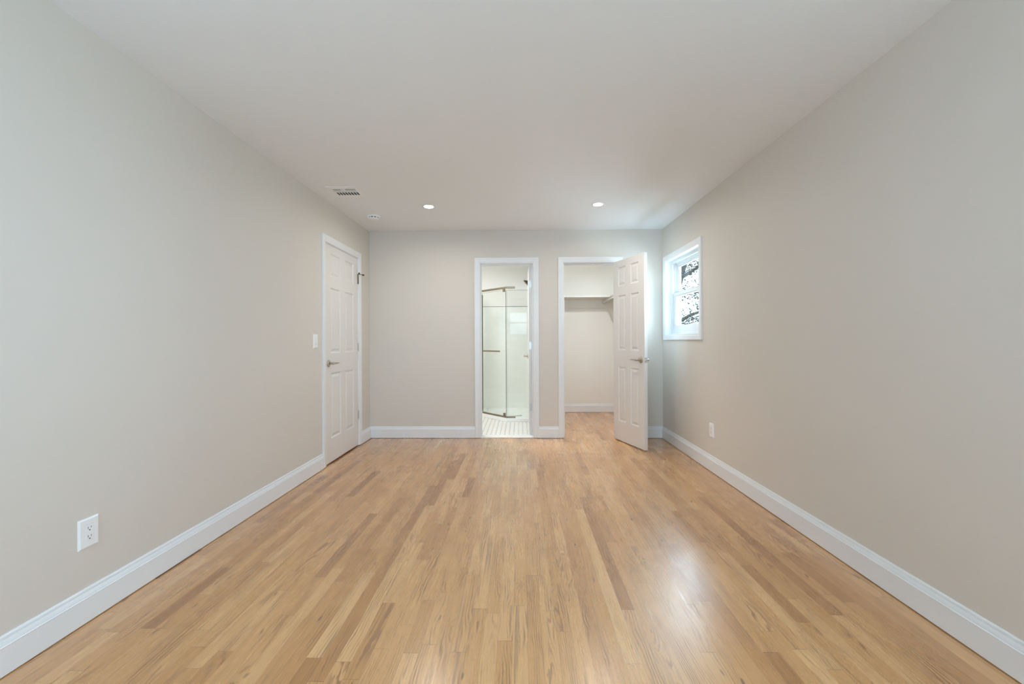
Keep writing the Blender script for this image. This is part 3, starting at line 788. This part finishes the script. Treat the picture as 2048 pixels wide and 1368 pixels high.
limb([(3.46, 9.6, 2.05), (3.66, 9.5, 2.20), (3.85, 9.4, 2.22), (4.1, 9.3, 2.12), (4.5, 9.2, 2.05)], .022, .006)
limb([(3.36, 9.6, 1.45), (3.55, 9.5, 1.56), (3.76, 9.4, 1.70), (4.02, 9.3, 1.80), (4.6, 9.2, 1.98)], .048, .018)
limb([(3.5, 9.5, 1.53), (3.68, 9.42, 1.50), (3.9, 9.4, 1.56), (4.3, 9.3, 1.52)], .014, .005)
limb([(3.72, 9.42, 1.68), (3.86, 9.35, 1.60), (3.98, 9.3, 1.50), (4.1, 9.3, 1.36)], .012, .004)
limb([(3.80, 9.7, 3.2), (3.5, 9.8, 3.7), (3.1, 9.9, 4.3), (2.6, 10.0, 4.8)], .06, .015)
limb([(3.4, 9.6, 1.9), (3.0, 9.8, 2.6), (2.5, 10, 3.2), (2.0, 10, 3.6)], .05, .012)
limb([(3.7, 9.6, 2.9), (3.85, 9.3, 2.95), (4.0, 9.1, 2.90), (4.2, 8.9, 3.0)], .014, .004)
for b in list(branches):                                            # twigs
    for _ in range(9):
        k = rnd.randrange(1, len(b)); p0 = b[k - 1].lerp(b[k], rnd.random())
        dr = Vector((rnd.uniform(-1, 1), rnd.uniform(-1, 1), rnd.uniform(-.6, .8))) * rnd.uniform(.18, .5)
        limb([p0, p0 + dr * .5 + Vector((0, 0, .03)), p0 + dr], .007, .0025)
m.build('trunk', M_BARK, root)
lv, lf, hues = [], [], []
cols = [(0.035, 0.042, 0.014), (0.060, 0.062, 0.018), (0.100, 0.078, 0.020), (0.022, 0.028, 0.012), (0.085, 0.052, 0.018), (0.018, 0.020, 0.012)]
def leaf(c, sz):
    a = Vector((rnd.gauss(0, 1), rnd.gauss(0, 1), rnd.gauss(0, .6))).normalized(); b = a.cross(Vector((rnd.gauss(0, 1), rnd.gauss(0, 1), rnd.gauss(0, 1)))).normalized(); n = a.cross(b) * .12
    i = len(lv)
    for u, w, h in ((0, 0, 0), (.30, .30, .3), (.62, .30, .2), (1, 0, -.6), (.62, -.30, .2), (.30, -.30, .3)): lv.append(tuple(c + a * sz * u + b * sz * w + n * sz * h))
    lf.append([i, i + 1, i + 2, i + 3, i + 4, i + 5]); hues.append(cols[rnd.randrange(len(cols))])
for b in branches:
    for _ in range(40 if len(b) == 3 else 90):
        k = rnd.randrange(1, len(b)); p0 = b[k - 1].lerp(b[k], rnd.random())
        if p0.z < 1.1 or (p0.z < 1.8 and rnd.random() < 0.5): continue
        leaf(p0 + Vector((rnd.gauss(0, .10), rnd.gauss(0, .16), rnd.gauss(0, .10))), rnd.uniform(.026, .060))
me = bpy.data.meshes.new('foliage'); off = origin(root)
me.from_pydata([tuple(Vector(v) - off) for v in lv], [], lf); ca = me.color_attributes.new('hue', 'FLOAT_COLOR', 'CORNER')
k = 0
for i, f in enumerate(lf):
    for _ in f: ca.data[k].color = (*hues[i], 1); k += 1
me.materials.append(M_LEAF); o = bpy.data.objects.new('foliage', me); COL.objects.link(o); o.parent = root
